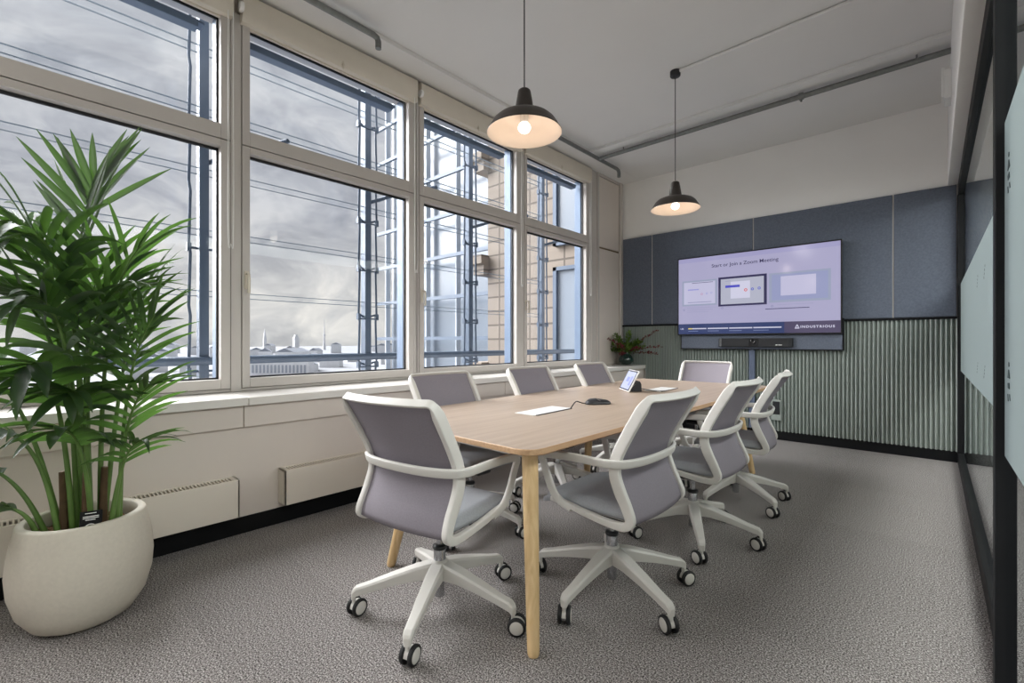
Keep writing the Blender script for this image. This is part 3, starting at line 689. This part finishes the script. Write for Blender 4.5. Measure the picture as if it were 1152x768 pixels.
def video_bar():
    root = empty('video_bar', (-1.58, 5.985, 1.085))
    pts = [(-.40, .05), (-.41, .02), (-.40, -.01), (-.36, -.02), (.36, -.02), (.40, -.01), (.41, .02), (.40, .05)]
    MB().prism(pts, 0, .105).build('body', 'darkplastic', root, .006)
    MB().box(-.05, .05, -.024, -.018, .012, .10).build('camera_plate', 'tvblack', root, .002)
    MB().lathe([(.030, 0), (.030, .006), (.022, .008), (.018, .004), (.0005, .003)], 24, T=Matrix.Translation((0, -.024, .068)) @ Matrix.Rotation(R(90), 4, 'X'), cap=False).build('lens', 'tvblack', root)
    MB().box(.235, .255, -.0215, -.0195, .020, .030).box(.262, .30, -.0215, -.0195, .021, .029).build('maker_mark', 'white_plastic', root)
    tag(root, 'long black video conferencing bar with central lens below the television', 'camera bar')
video_bar()
root = empty('cable_trunking', (-1.612, 6.02, .11)); MB().box(-.032, .032, 0, .03, 0, .945).build('cover', mat('slate_trunking', (86, 96, 116), .5), root, .004)
tag(root, 'vertical slate blue cable trunking from the television down the corrugated wall', 'cable trunking')
root = empty('wall_socket', (-1.352, 6.028, .35)); MB().box(-.05, .05, 0, .02, -.12, .12).build('surround', 'green', root, .003); MB().box(-.036, .036, -.006, 0, -.05, .10).build('socket_plate', 'darkplastic', root, .003)
tag(root, 'black wall socket plate on the green corrugated wall', 'socket')

# ------------------------------------------------------------------ things on the table
def rot_mb(mb, c, ang, z=0):
    T = Matrix.Translation((c[0], c[1], z)) @ Matrix.Rotation(ang, 4, 'Z'); mb.v = [tuple(T @ Vector(v)) for v in mb.v]; return mb
def power_flap(name, x, y, ang, label):
    root = empty(name, (x, y, TH), ang)
    MB().box(-.07, .07, -.18, .18, .0005, .004).build('lid', 'white_plastic', root, .0015)
    MB().box(.068, .079, -.165, .18, .0005, .0034).build('brush_slot', 'darkplastic', root)
    tag(root, label, 'cable flap', 'white cable flaps in the tabletop')
power_flap('cable_flap', -1.675, 2.095, R(2), 'white cable flap in the tabletop with a black brush slot, near the microphone')
power_flap('cable_flap', -1.695, 3.70, R(2), 'white cable flap in the tabletop beyond the tablet')
def mic_pod():
    root = empty('microphone_pod', (-1.62, 2.575, TH), R(25))
    prof = []
    mb = MB(); n = 36; lev = [(.98, .0), (1.0, .006), (.95, .016), (.74, .026), (.38, .031), (.02, .032)]; vs = []
    for s_, z in lev:
        for k in range(n):
            a = 2 * math.pi * k / n; r = .078 * (1 + .20 * math.cos(3 * a)) * s_; vs.append((r * math.cos(a), r * math.sin(a), z))
    fs = [(l * n + k, l * n + (k + 1) % n, (l + 1) * n + (k + 1) % n, (l + 1) * n + k) for l in range(5) for k in range(n)] + [tuple(reversed(range(n)))]
    mb.add(vs, fs, True); mb.build('body', 'darkplastic', root)
    mb = MB()
    for k in range(3):
        mb.sweep([(.012, 0, .0325), (.05, 0, .028), (.068, 0, .018)], rrect(.012, .003, 8), (0, 1, 0)) if k == 0 else None
        T = Matrix.Rotation(R(60 + 120 * k), 4, 'Z'); mb.add([T @ Vector(p) for p in ((.004, -.004, .0345), (.066, -.005, .0245), (.066, .005, .0245), (.004, .004, .0345))], [(0, 1, 2, 3)])
    mb.build('chrome_strip', 'chrome', root)
    tag(root, 'black three-lobed conference microphone pod on the table', 'microphone')
mic_pod()
o = MB().tube(spline([(-1.605, 2.27, TH + .006), (-1.62, 2.33, TH + .03), (-1.65, 2.40, TH + .028), (-1.655, 2.47, TH + .010), (-1.645, 2.51, TH + .008)], 8), .0035, 8).build('microphone_cable', 'darkplastic'); tag(o, 'short black cable from the cable flap to the microphone pod', 'cable')
def tablet():
    root = empty('tablet_console', (-1.825, 3.43, TH), R(-45 + 180))   # screen looks to local +Y... turned towards the near end
    tilt = Matrix.Rotation(R(-28), 4, 'X')
    T = Matrix.Translation((0, .06, .004)) @ Matrix.Rotation(R(28), 4, 'X')
    mb = MB(); mb.box(-.13, .13, -.006, .006, 0, .185, T=T); mb.build('housing', 'white_plastic', root, .003)
    MB().box(-.126, .126, .0055, .0075, .006, .180, T=T).build('bezel', 'tvblack', root)
    MB().box(-.108, .108, .007, .0085, .016, .168, T=T).build('screen', emis('tablet_screen', (176, 182, 226), 1.), root)
    MB().box(-.02, .05, .0085, .0088, .08, .12, T=T).box(-.08, -.04, .0085, .0088, .05, .13, T=T).build('screen_icon', emis('tablet_icons', (130, 140, 200), 1.), root)
    MB().prism([(-.065, 0), (-.01, 0), (.048, .006), (-.05, .085), (-.062, .06)], -.07, .07, T=Matrix(((0, 0, 1, 0), (1, 0, 0, 0), (0, 1, 0, 0), (0, 0, 0, 1)))).build('wedge_stand', 'darkplastic', root, .003)
    tag(root, 'tilted tablet console with a lit pale screen on the table', 'tablet')
tablet()
o = MB().tube(spline([(-1.80, 3.50, TH + .02), (-1.76, 3.53, TH + .012), (-1.68, 3.52, TH + .005), (-1.62, 3.54, TH + .005), (-1.60, 3.60, TH + .006)], 8), .004, 8).build('tablet_cable', 'steel'); tag(o, 'grey cable running from the tablet console to its cable flap', 'cable')

# ------------------------------------------------------------------ radiators
def radiator(y0, y1, label):
    root = empty('radiator', (-3.06, (y0 + y1) / 2, .134)); L = (y1 - y0) / 2; d = .11; h = .218
    mb = MB().box(.095, d, -L, L, 0, h).box(0, d, -L, -L + .012, 0, h).box(0, d, L - .012, L, 0, h).box(0, .016, -L, L, h - .012, h).box(.016, .095, -L, -L + .03, h - .012, h).box(.016, .095, L - .03, L, h - .012, h)
    mb.build('casing', 'radiator', root, .003)
    MB().box(.012, .098, -L + .012, L - .012, h - .05, h - .04).build('convector', 'radslot', root)
    mb = MB(); n = int((2 * L - .06) / .017)
    for k in range(n + 1):
        y = -L + .03 + (2 * L - .06) * k / n; mb.box(.016, .095, y - .0035, y + .0035, h - .016, h - .002)
    mb.build('grille', 'radiator', root)
    mb = MB()
    for k in range(5): mb.box(.018 + .016 * k, .024 + .016 * k, -L - .002, -L + .001, .01, h - .01)
    mb.build('side_ribs', 'radiator', root)
    tag(root, label, 'radiator', 'low white radiators under the windows')
radiator(-.75, .886, 'low cream radiator behind the palm planter')
radiator(1.135, 2.75, 'low cream radiator under the skyline window behind the near chair')

# ------------------------------------------------------------------ palm in its planter
FW = Vector((-.677, .736, 0)); RT = Vector((.736, .677, 0))
def palm():
    cx, cy = -2.61, .20; root = empty('potted_palm', (cx, cy, 0))
    out = [(0.0859, 0), (0.1289, .004), (0.1643, .025), (0.2025, .085), (0.2235, .165), (0.2292, .24), (0.2235, .31), (0.2101, .385), (0.2025, .423), (0.1977, .430), (0.1757, .430), (0.1719, .424), (0.1757, .385), (0.1910, .34)]
    MB().lathe(out, 64, cap=False).lathe([(.10, 0), (.0005, 0)], 64, cap=False).build('planter', 'pot', root)
    mb = MB().lathe([(.1915, .352), (.12, .365), (.0005, .368)], 40, cap=False)
    rnd = random.Random(3)
    for k in range(170):
        a = rnd.uniform(0, 6.28); r = .170 * math.sqrt(rnd.random()); T = Matrix.Translation((r * math.cos(a), r * math.sin(a), .370)) @ Euler((rnd.uniform(-.6, .6), rnd.uniform(-.6, .6), rnd.uniform(0, 6))).to_matrix().to_4x4()
        s_ = rnd.uniform(.007, .016); mb.box(-s_, s_, -s_ * .6, s_ * .6, -.004, .005, T=T)
    mb.build('bark_mulch', 'bark', root)
    for k in range(4):
        a = 1.2 + k * 1.7; x, y = .06 * math.cos(a), .06 * math.sin(a)
        MB().tube([(x, y, .37), (x * 1.02, y * 1.02, .50), (x * 1.1, y * 1.1, .62)], .016, 10, scale=lambda t: (1 - .3 * t,) * 2).build('cane', 'cane', root)
    # fronds: (base r,d) (mid r,d,h) (tip r,d,h) leaflets, leaflet length, droop, width
    def frond(b, c1, c2, tip, n, ll, droop, wd, s0=.45, seed=0, spread=62):
        rnd = random.Random(seed); W = lambda p: RT * p[0] + FW * p[1] + Vector((0, 0, p[2]))
        B = [W((b[0], b[1], .37)), W(c1), W(c2), W(tip)]
        bez = lambda t: B[0] * (1 - t) ** 3 + 3 * B[1] * t * (1 - t) ** 2 + 3 * B[2] * t * t * (1 - t) + B[3] * t ** 3
        mb = MB(); N = 26; pts = [bez(k / N) for k in range(N + 1)]
        mb.tube(pts, .0095, 7, 1, scale=lambda t: (1.15 - .95 * t,) * 2)
        for k in range(n):
            for sd in (-1, 1):
                t = s0 + (1 - s0) * ((k + (.25 if sd > 0 else 0)) / n); p = bez(t); tg = (bez(min(1, t + .02)) - bez(t - .02)).normalized()
                sidev = tg.cross(Vector((0, 0, 1)));
                if sidev.length < .25: sidev = RT * .8 + FW * -.3
                sidev = sidev.normalized() * sd; nrm = sidev.cross(tg).normalized() * sd
                q = k / max(1, n - 1); ang = R(spread - (spread - 18) * q ** 1.2 + rnd.uniform(-8, 8))
                d = tg * math.cos(ang) + sidev * math.sin(ang) + nrm * rnd.uniform(-.05, .25)
                d.normalize(); w0 = 0; Lf = ll * (.62 + .38 * math.sin(math.pi * min(1, .25 + .62 * q))) * rnd.uniform(.88, 1.1); w = wd * rnd.uniform(.62, .90)
                side2 = d.cross(nrm).normalized(); vs = []; S = 7
                dr = droop * rnd.uniform(.6, 1.4); pos = p.copy(); dd = d.copy()
                for i in range(S + 1):
                    u = i / S; ww = w * (math.sin(math.pi * min(1, .12 + u * .88)) ** .75) * (1 - .25 * u) if i < S else .0008
                    up = side2.cross(dd).normalized()
                    if up.z < 0: up = -up
                    vs += [pos - side2 * ww - Vector((0, 0, 0)) + up * ww * .35, pos, pos + side2 * ww + up * ww * .35]
                    dd = (dd + Vector((0, 0, -1)) * dr * (.35 + u) / S).normalized(); pos = pos + dd * Lf / S
                fs = []
                for i in range(S): a = i * 3; fs += [(a, a + 1, a + 4, a + 3), (a + 1, a + 2, a + 5, a + 4)]
                mb.add(vs, fs, True, 0)
        mb.build('frond', ['leaf', 'petiole'], root)
    for i, a in enumerate(FRONDS): frond(*a[:9], seed=i, spread=a[10] if len(a) > 9 else 62)
    tag(root, 'tall leafy palm in a large rounded pale stone planter by the window', 'potted plant')
# r = along the picture's width, d = away from the viewer, h = height
FRONDS = [
    ((.0, .02), (-.03, .0, 1.0), (-.05, -.03, 1.55), (-.075, .14, 1.88), 12, .40, .10, .022, .70, 0, 52),
    ((-.03, .0), (-.05, .0, 1.2), (-.09, -.06, 2.02), (-.30, -.20, 1.42), 16, .42, .9, .021, .42),
    ((-.01, .02), (-.02, .02, 1.2), (-.01, -.08, 1.92), (-.08, -.34, 1.36), 15, .38, 1.0, .022, .42),
    ((-.05, .05), (-.12, .06, 1.1), (-.25, .05, 1.88), (-.50, .0, 1.52), 14, .40, .8, .020, .45),
    ((.04, .03), (.02, .05, 1.0), (.04, .06, 1.42), (.20, .05, 1.56), 11, .34, .8, .017, .46),
    ((.03, -.02), (.02, -.02, 1.0), (.05, -.05, 1.36), (.22, -.06, 1.36), 12, .34, .9, .018, .46),
    ((-.05, .05), (-.12, .08, 1.0), (-.22, .1, 1.6), (-.42, .08, 1.62), 11, .38, .7, .019, .48),
    ((.12, .03), (.13, .03, .75), (.15, .02, 1.08), (.31, -.02, 1.26), 12, .27, .55, .015, .52),
    ((.13, .0), (.16, .0, .65), (.18, -.02, .92), (.33, -.05, .98), 9, .25, .9, .017, .52),
    ((.14, -.04), (.17, -.04, .55), (.20, -.05, .74), (.33, -.10, .76), 7, .22, 1.2, .016, .58),
    ((-.08, -.02), (-.15, -.05, .8), (-.25, -.08, 1.15), (-.48, -.12, 1.05), 11, .34, .9, .020, .48),
    ((-.10, -.06), (-.13, -.1, .55), (-.20, -.14, .72), (-.34, -.18, .66), 6, .2, 1.3, .026, .6),
    ((-.09, -.10), (-.09, -.12, .45), (-.10, -.16, .56), (-.22, -.2, .50), 5, .18, 1.2, .022, .6),
    ((.0, -.05), (.0, -.08, .85), (.0, -.15, 1.2), (.05, -.30, 1.02), 9, .30, 1.3, .030, .55),
    ((.05, -.03), (.08, -.06, .75), (.10, -.12, 1.02), (.16, -.24, .95), 8, .26, 1.2, .028, .58),
    ((.03, .06), (.05, .1, .9), (.07, .14, 1.3), (.10, .2, 1.38), 10, .34, .6, .020, .45),
    ((-.06, .06), (-.1, .1, .9), (-.14, .16, 1.25), (-.2, .25, 1.3), 11, .34, .6, .020, .45),
    ((.08, -.05), (.09, -.08, .6), (.10, -.12, .85), (.14, -.26, .82), 6, .22, 1.3, .030, .62),
    ((-.03, -.08), (-.05, -.1, .65), (-.08, -.16, .92), (-.2, -.3, .80), 7, .26, 1.3, .028, .6),
    ((-.02, .02), (-.05, .0, 1.0), (-.12, -.06, 1.58), (-.26, -.26, 1.26), 13, .38, .9, .022, .45),
    ((.01, -.01), (.0, -.03, 1.0), (.0, -.10, 1.45), (.02, -.28, 1.28), 12, .34, 1.0, .022, .48),
    ((.0, .03), (-.02, .03, .9), (-.02, .02, 1.25), (.08, -.02, 1.45), 10, .34, .7, .020, .5),
]
palm()
def plant_sign():
    root = empty('plant_sign', (-2.443, .204, .392), R(74)); T = Matrix.Rotation(R(-14), 4, 'X')
    MB().box(-.034, .034, -.003, .003, -.02, .088, T=T).build('card', 'black', root, .002)
    n = 24; mb = MB()
    vs = [T @ Vector((r * math.cos(2 * math.pi * i / n), -.0036, .024 + .85 * r * math.sin(2 * math.pi * i / n))) for r in (.019, .0155) for i in range(n)]
    mb.add(vs, [(i, (i + 1) % n, n + (i + 1) % n, n + i) for i in range(n)])
    mb.add([T @ Vector(p) for p in ((-.007, -.0036, .014), (.008, -.0036, .016), (.007, -.0036, .026), (.001, -.0036, .034), (-.005, -.0036, .024))], [(0, 1, 2, 3, 4)])
    for z, a, b in ((.078, -.018, .016), (.066, -.024, .024), (.060, -.024, .024), (.053, -.016, .014)): mb.add([T @ Vector(p) for p in ((a, -.0036, z), (b, -.0036, z), (b, -.0036, z + .003), (a, -.0036, z + .003))], [(0, 1, 2, 3)])
    mb.build('print', 'white_plastic', root)
    tag(root, 'small black care card with a white round emblem stuck in the planter', 'sign')
plant_sign()

# ------------------------------------------------------------------ flowers on the end of the sill
def flowers():
    root = empty('flower_vase', (-3.20, 5.86, .818))
    MB().lathe([(.045, 0), (.075, .012), (.098, .05), (.100, .085), (.085, .125), (.058, .15), (.05, .165), (.056, .18), (.05, .18), (.045, .16)], 36, cap=False).lathe([(.045, 0), (.0005, 0)], 36, cap=False).build('vase', 'vase', root)
    rnd = random.Random(11)
    def sprig(d, L, m, n, lw, name, droop):
        mb = MB(); p = Vector((0, 0, .15)); d = Vector(d).normalized(); pts = [p.copy()]; dirs = [d.copy()]
        for k in range(12):
            p = p + d * L / 12; d = (d + Vector((0, 0, -droop / 12))).normalized(); pts.append(p.copy()); dirs.append(d.copy())
        mb.tube(pts, .004, 6, 1, scale=lambda t: (1 - .7 * t,) * 2)
        for k in range(n):
            t = .3 + .7 * k / n; i = min(11, int(t * 12)); q = pts[i].lerp(pts[i + 1], t * 12 - i)
            for s_ in range(2):
                a = Vector((rnd.uniform(-1, 1), rnd.uniform(-1, 1), rnd.uniform(-.5, 1))).normalized(); a = (a + dirs[i] * .5).normalized(); b = a.cross(Vector((rnd.random(), rnd.random(), 1))).normalized(); l = lw * rnd.uniform(.8, 1.6)
                c = a.cross(b) * l * .18
                mb.add([q, q + a * l * .5 + b * l * .3 + c, q + a * l, q + a * l * .5 - b * l * .3 + c], [(0, 1, 2, 3)], True)
        mb.build(name, [m, 'petiole'], root)
    for d, L in (((.3, -.9, .55), .42), ((-.2, -1, .9), .40), ((.8, .2, .9), .50), ((1, -.1, .45), .52), ((.7, -.5, .45), .35), ((.25, -.8, .2), .36), ((1, .0, .25), .42)): sprig(d, L * 1.1, 'berry', 26, .026, 'blossom_spray', .5)
    for k in range(20): a = k * .9; sprig((math.cos(a), math.sin(a), rnd.uniform(.6, 2.6)), rnd.uniform(.2, .36), 'sprig', 14, .044, 'leaf_sprig', .5)
    tag(root, 'dark green glass vase of burgundy sprays and leaves on the sill end', 'flowers')
flowers()

# ------------------------------------------------------------------ outside: facade screen
MX = -4.2
def mast(y, label):
    root = empty('facade_mast', (MX, y, -2))
    MB().box(-.045, .045, -.032, .032, 0, 9).build('post', 'facade', root, .004)
    for s_ in (-1, 1):
        pts = []
        for k in range(19): z = .1 + .475 * k; pts += [(.03, s_ * .098, z), (.03, s_ * .088, z + .40)]
        MB().tube(pts, .011, 8).build('rod', 'facade', root)
    mb = MB()
    for k in range(19):
        z = .07 + .475 * k
        if y < 1.5 and k % 2: continue
        for s_ in (-1, 1): mb.tube([(.0, s_ * .02, z), (.03, s_ * .11, z + (.03 if y > 1.5 else 0))], .010, 6); mb.box(.01, .05, s_ * .098 - .014, s_ * .098 + .014, z - .03, z + .03)
        if y > 1.5: mb.tube([(.05, -.10, z - .02), (.05, .10, z - .02)], .008, 6)
    mb.build('bracket', 'facade', root)
    MB().tube([(0, .03, 4.55), (.25, .22, 4.63), (.62, .40, 4.66)], .018, 8).build('strut', 'facade', root)
    tag(root, label, 'facade mast', 'steel masts outside the windows')
MY = [(1.0, 'blue-grey steel mast outside the window behind the palm'), (2.40, 'blue-grey steel mast outside the skyline window'), (3.78, 'blue-grey steel mast outside the window behind the nearer pendant'), (5.19, 'blue-grey steel mast outside the last window')]
for y, l in MY: mast(y, l)
o = MB().tube([(MX + .06, -6, 1.0), (MX + .06, 7.0, 1.0)], .033, 14).build('guard_rail', 'facade'); tag(o, 'horizontal blue-grey guard rail running outside all the windows', 'rail')
bays = [(-1.8, 1.0, 'outside the window behind the palm'), (1.0, 2.40, 'outside the skyline window'), (2.40, 3.78, 'outside the window behind the nearer pendant'), (3.78, 5.19, 'outside the last window')]
ords = ['lowest', 'second lowest', 'third lowest', 'fourth lowest', 'fifth', 'sixth', 'seventh']
for (a, b, where) in bays:
    for k in range(6):
        z = 1.03 + .475 * k; root = empty('glass_louver', (MX - .03, (a + b) / 2, z)); L = (b - a) / 2 - .002
        T = Matrix.Rotation(R(5), 4, 'Y')
        MB().box(-.005, .005, -L, L, 0, .515, T=T).build('blade', 'louver', root)
        MB().box(-.006, .006, -L, L, -.003, .003, T=T).box(-.006, .006, -L, L, .512, .518, T=T).build('blade_edge', 'louver_edge', root)
        tag(root, 'clear glass louver blade, %s of its column, %s' % (ords[k], where), 'glass louver', 'glass louvers of the outer screen')

# neighbouring wing of the building: sandstone pier with window, glazed stair beyond
root = empty('stone_wing', (0, 0, 0))
MB().box(-7.15, -3.66, 7.0, 10.0, -25, 12).build('wall', 'stone', root)
mb = MB()
for z, h in ((.25, .45), (2.6, .42), (4.85, .40)): mb.box(-7.45, -7.13, 6.85, 9.5, z, z + h * .55); mb.box(-7.6, -7.13, 6.78, 9.6, z + h * .55, z + h)
mb.build('cornice', 'stone', root)
for z0, z1 in ((-1.4, 2.55), (2.95, 6.2)):
    fr_ = MB().box(-5.30, -5.22, 6.90, 7.02, z0, z1).box(-4.52, -4.44, 6.90, 7.02, z0, z1).box(-5.3, -4.44, 6.90, 7.02, z1 - .07, z1).box(-5.3, -4.44, 6.90, 7.02, z0, z0 + .07).build('window_frame', 'facade', root)
    MB().box(-5.22, -4.52, 6.96, 6.985, z0 + .07, z1 - .07).build('pane', 'tower_glass', fr_)
tag(root, 'sandstone clad wing of the building with a tall narrow blue framed window', 'building')
root = empty('glazed_stair', (-7.9, 10.0, -25)); 
MB().box(-8.6, -.2, .6, 4, 0, 36).build('glass_skin', 'tower_glass', root)
mb = MB()
for k in range(20): mb.box(-8.7, -.2, -.05, .05, 15 + 1.4 * k, 15.12 + 1.4 * k)
mb.build('floor_beams', 'stair_steel', root)
mb = MB()
for x in (-8.6, -7.2, -5.9, -4.2, -2.4, -1.2): mb.box(x - .035, x + .035, .3, .5, 0, 36)
mb.build('mullions', 'stair_post', root)  # mullions paled, haze put into their colour
tag(root, 'pale glazed stair tower with blue-grey beams beyond the masts', 'building')

# the city far below, distance haze put into its pale colours
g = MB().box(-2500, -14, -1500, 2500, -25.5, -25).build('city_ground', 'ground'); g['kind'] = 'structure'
rnd = random.Random(21); placed = []
while len(placed) < 70:
    a = R(rnd.uniform(35, 95)); dist = 430 + 900 * rnd.random() ** 1.5; x, y = -dist * math.sin(a), dist * math.cos(a)
    w, d_ = rnd.uniform(7, 20), rnd.uniform(6, 10); rad = math.hypot(w, d_)
    if any(math.hypot(x - q[0], y - q[1]) < rad + q[2] + 2 for q in placed): continue
    h = rnd.uniform(6, 15) + (dist - 430) * .011 * rnd.uniform(.5, 1.2); placed.append((x, y, rad))
    root = empty('city_block', (x, y, -25), a + R(90) + rnd.uniform(-.5, .5))
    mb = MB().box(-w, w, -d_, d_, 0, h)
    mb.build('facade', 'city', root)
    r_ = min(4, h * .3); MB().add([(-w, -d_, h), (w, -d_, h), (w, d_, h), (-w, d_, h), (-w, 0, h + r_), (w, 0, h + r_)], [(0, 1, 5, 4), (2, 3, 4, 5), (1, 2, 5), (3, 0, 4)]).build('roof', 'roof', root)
    tag(root, 'hazy pale city block in the skyline beyond the windows', 'building', 'distant city blocks')
def at(px, d):   # a far bearing seen past the windows
    u = (px - 576) / 515.7; v = Vector((-.677 + .736 * u, .736 + .677 * u, 0)); return v * d
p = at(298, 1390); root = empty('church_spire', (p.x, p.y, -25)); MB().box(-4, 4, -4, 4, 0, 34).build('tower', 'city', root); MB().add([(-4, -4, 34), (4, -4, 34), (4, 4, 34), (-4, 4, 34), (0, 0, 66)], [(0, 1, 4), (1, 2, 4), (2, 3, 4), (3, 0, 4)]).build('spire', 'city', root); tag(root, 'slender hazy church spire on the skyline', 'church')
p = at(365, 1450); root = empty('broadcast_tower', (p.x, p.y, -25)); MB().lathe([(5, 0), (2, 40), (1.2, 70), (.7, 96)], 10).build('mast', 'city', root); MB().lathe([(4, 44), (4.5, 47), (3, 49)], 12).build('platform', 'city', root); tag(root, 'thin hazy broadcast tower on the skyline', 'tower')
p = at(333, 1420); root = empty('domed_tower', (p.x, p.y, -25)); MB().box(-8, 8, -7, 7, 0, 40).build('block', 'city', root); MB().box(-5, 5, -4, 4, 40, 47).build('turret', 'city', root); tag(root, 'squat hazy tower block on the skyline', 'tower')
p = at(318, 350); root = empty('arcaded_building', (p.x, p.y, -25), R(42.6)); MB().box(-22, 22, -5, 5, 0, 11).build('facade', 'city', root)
mb = MB()
for k in range(15): mb.box(-20.6 + 2.8 * k, -19.2 + 2.8 * k, -5.15, -4.9, 2.5, 8.5)
mb.build('arches', 'haze_dark', root); tag(root, 'long pale arcaded building low beyond the skyline window', 'building')
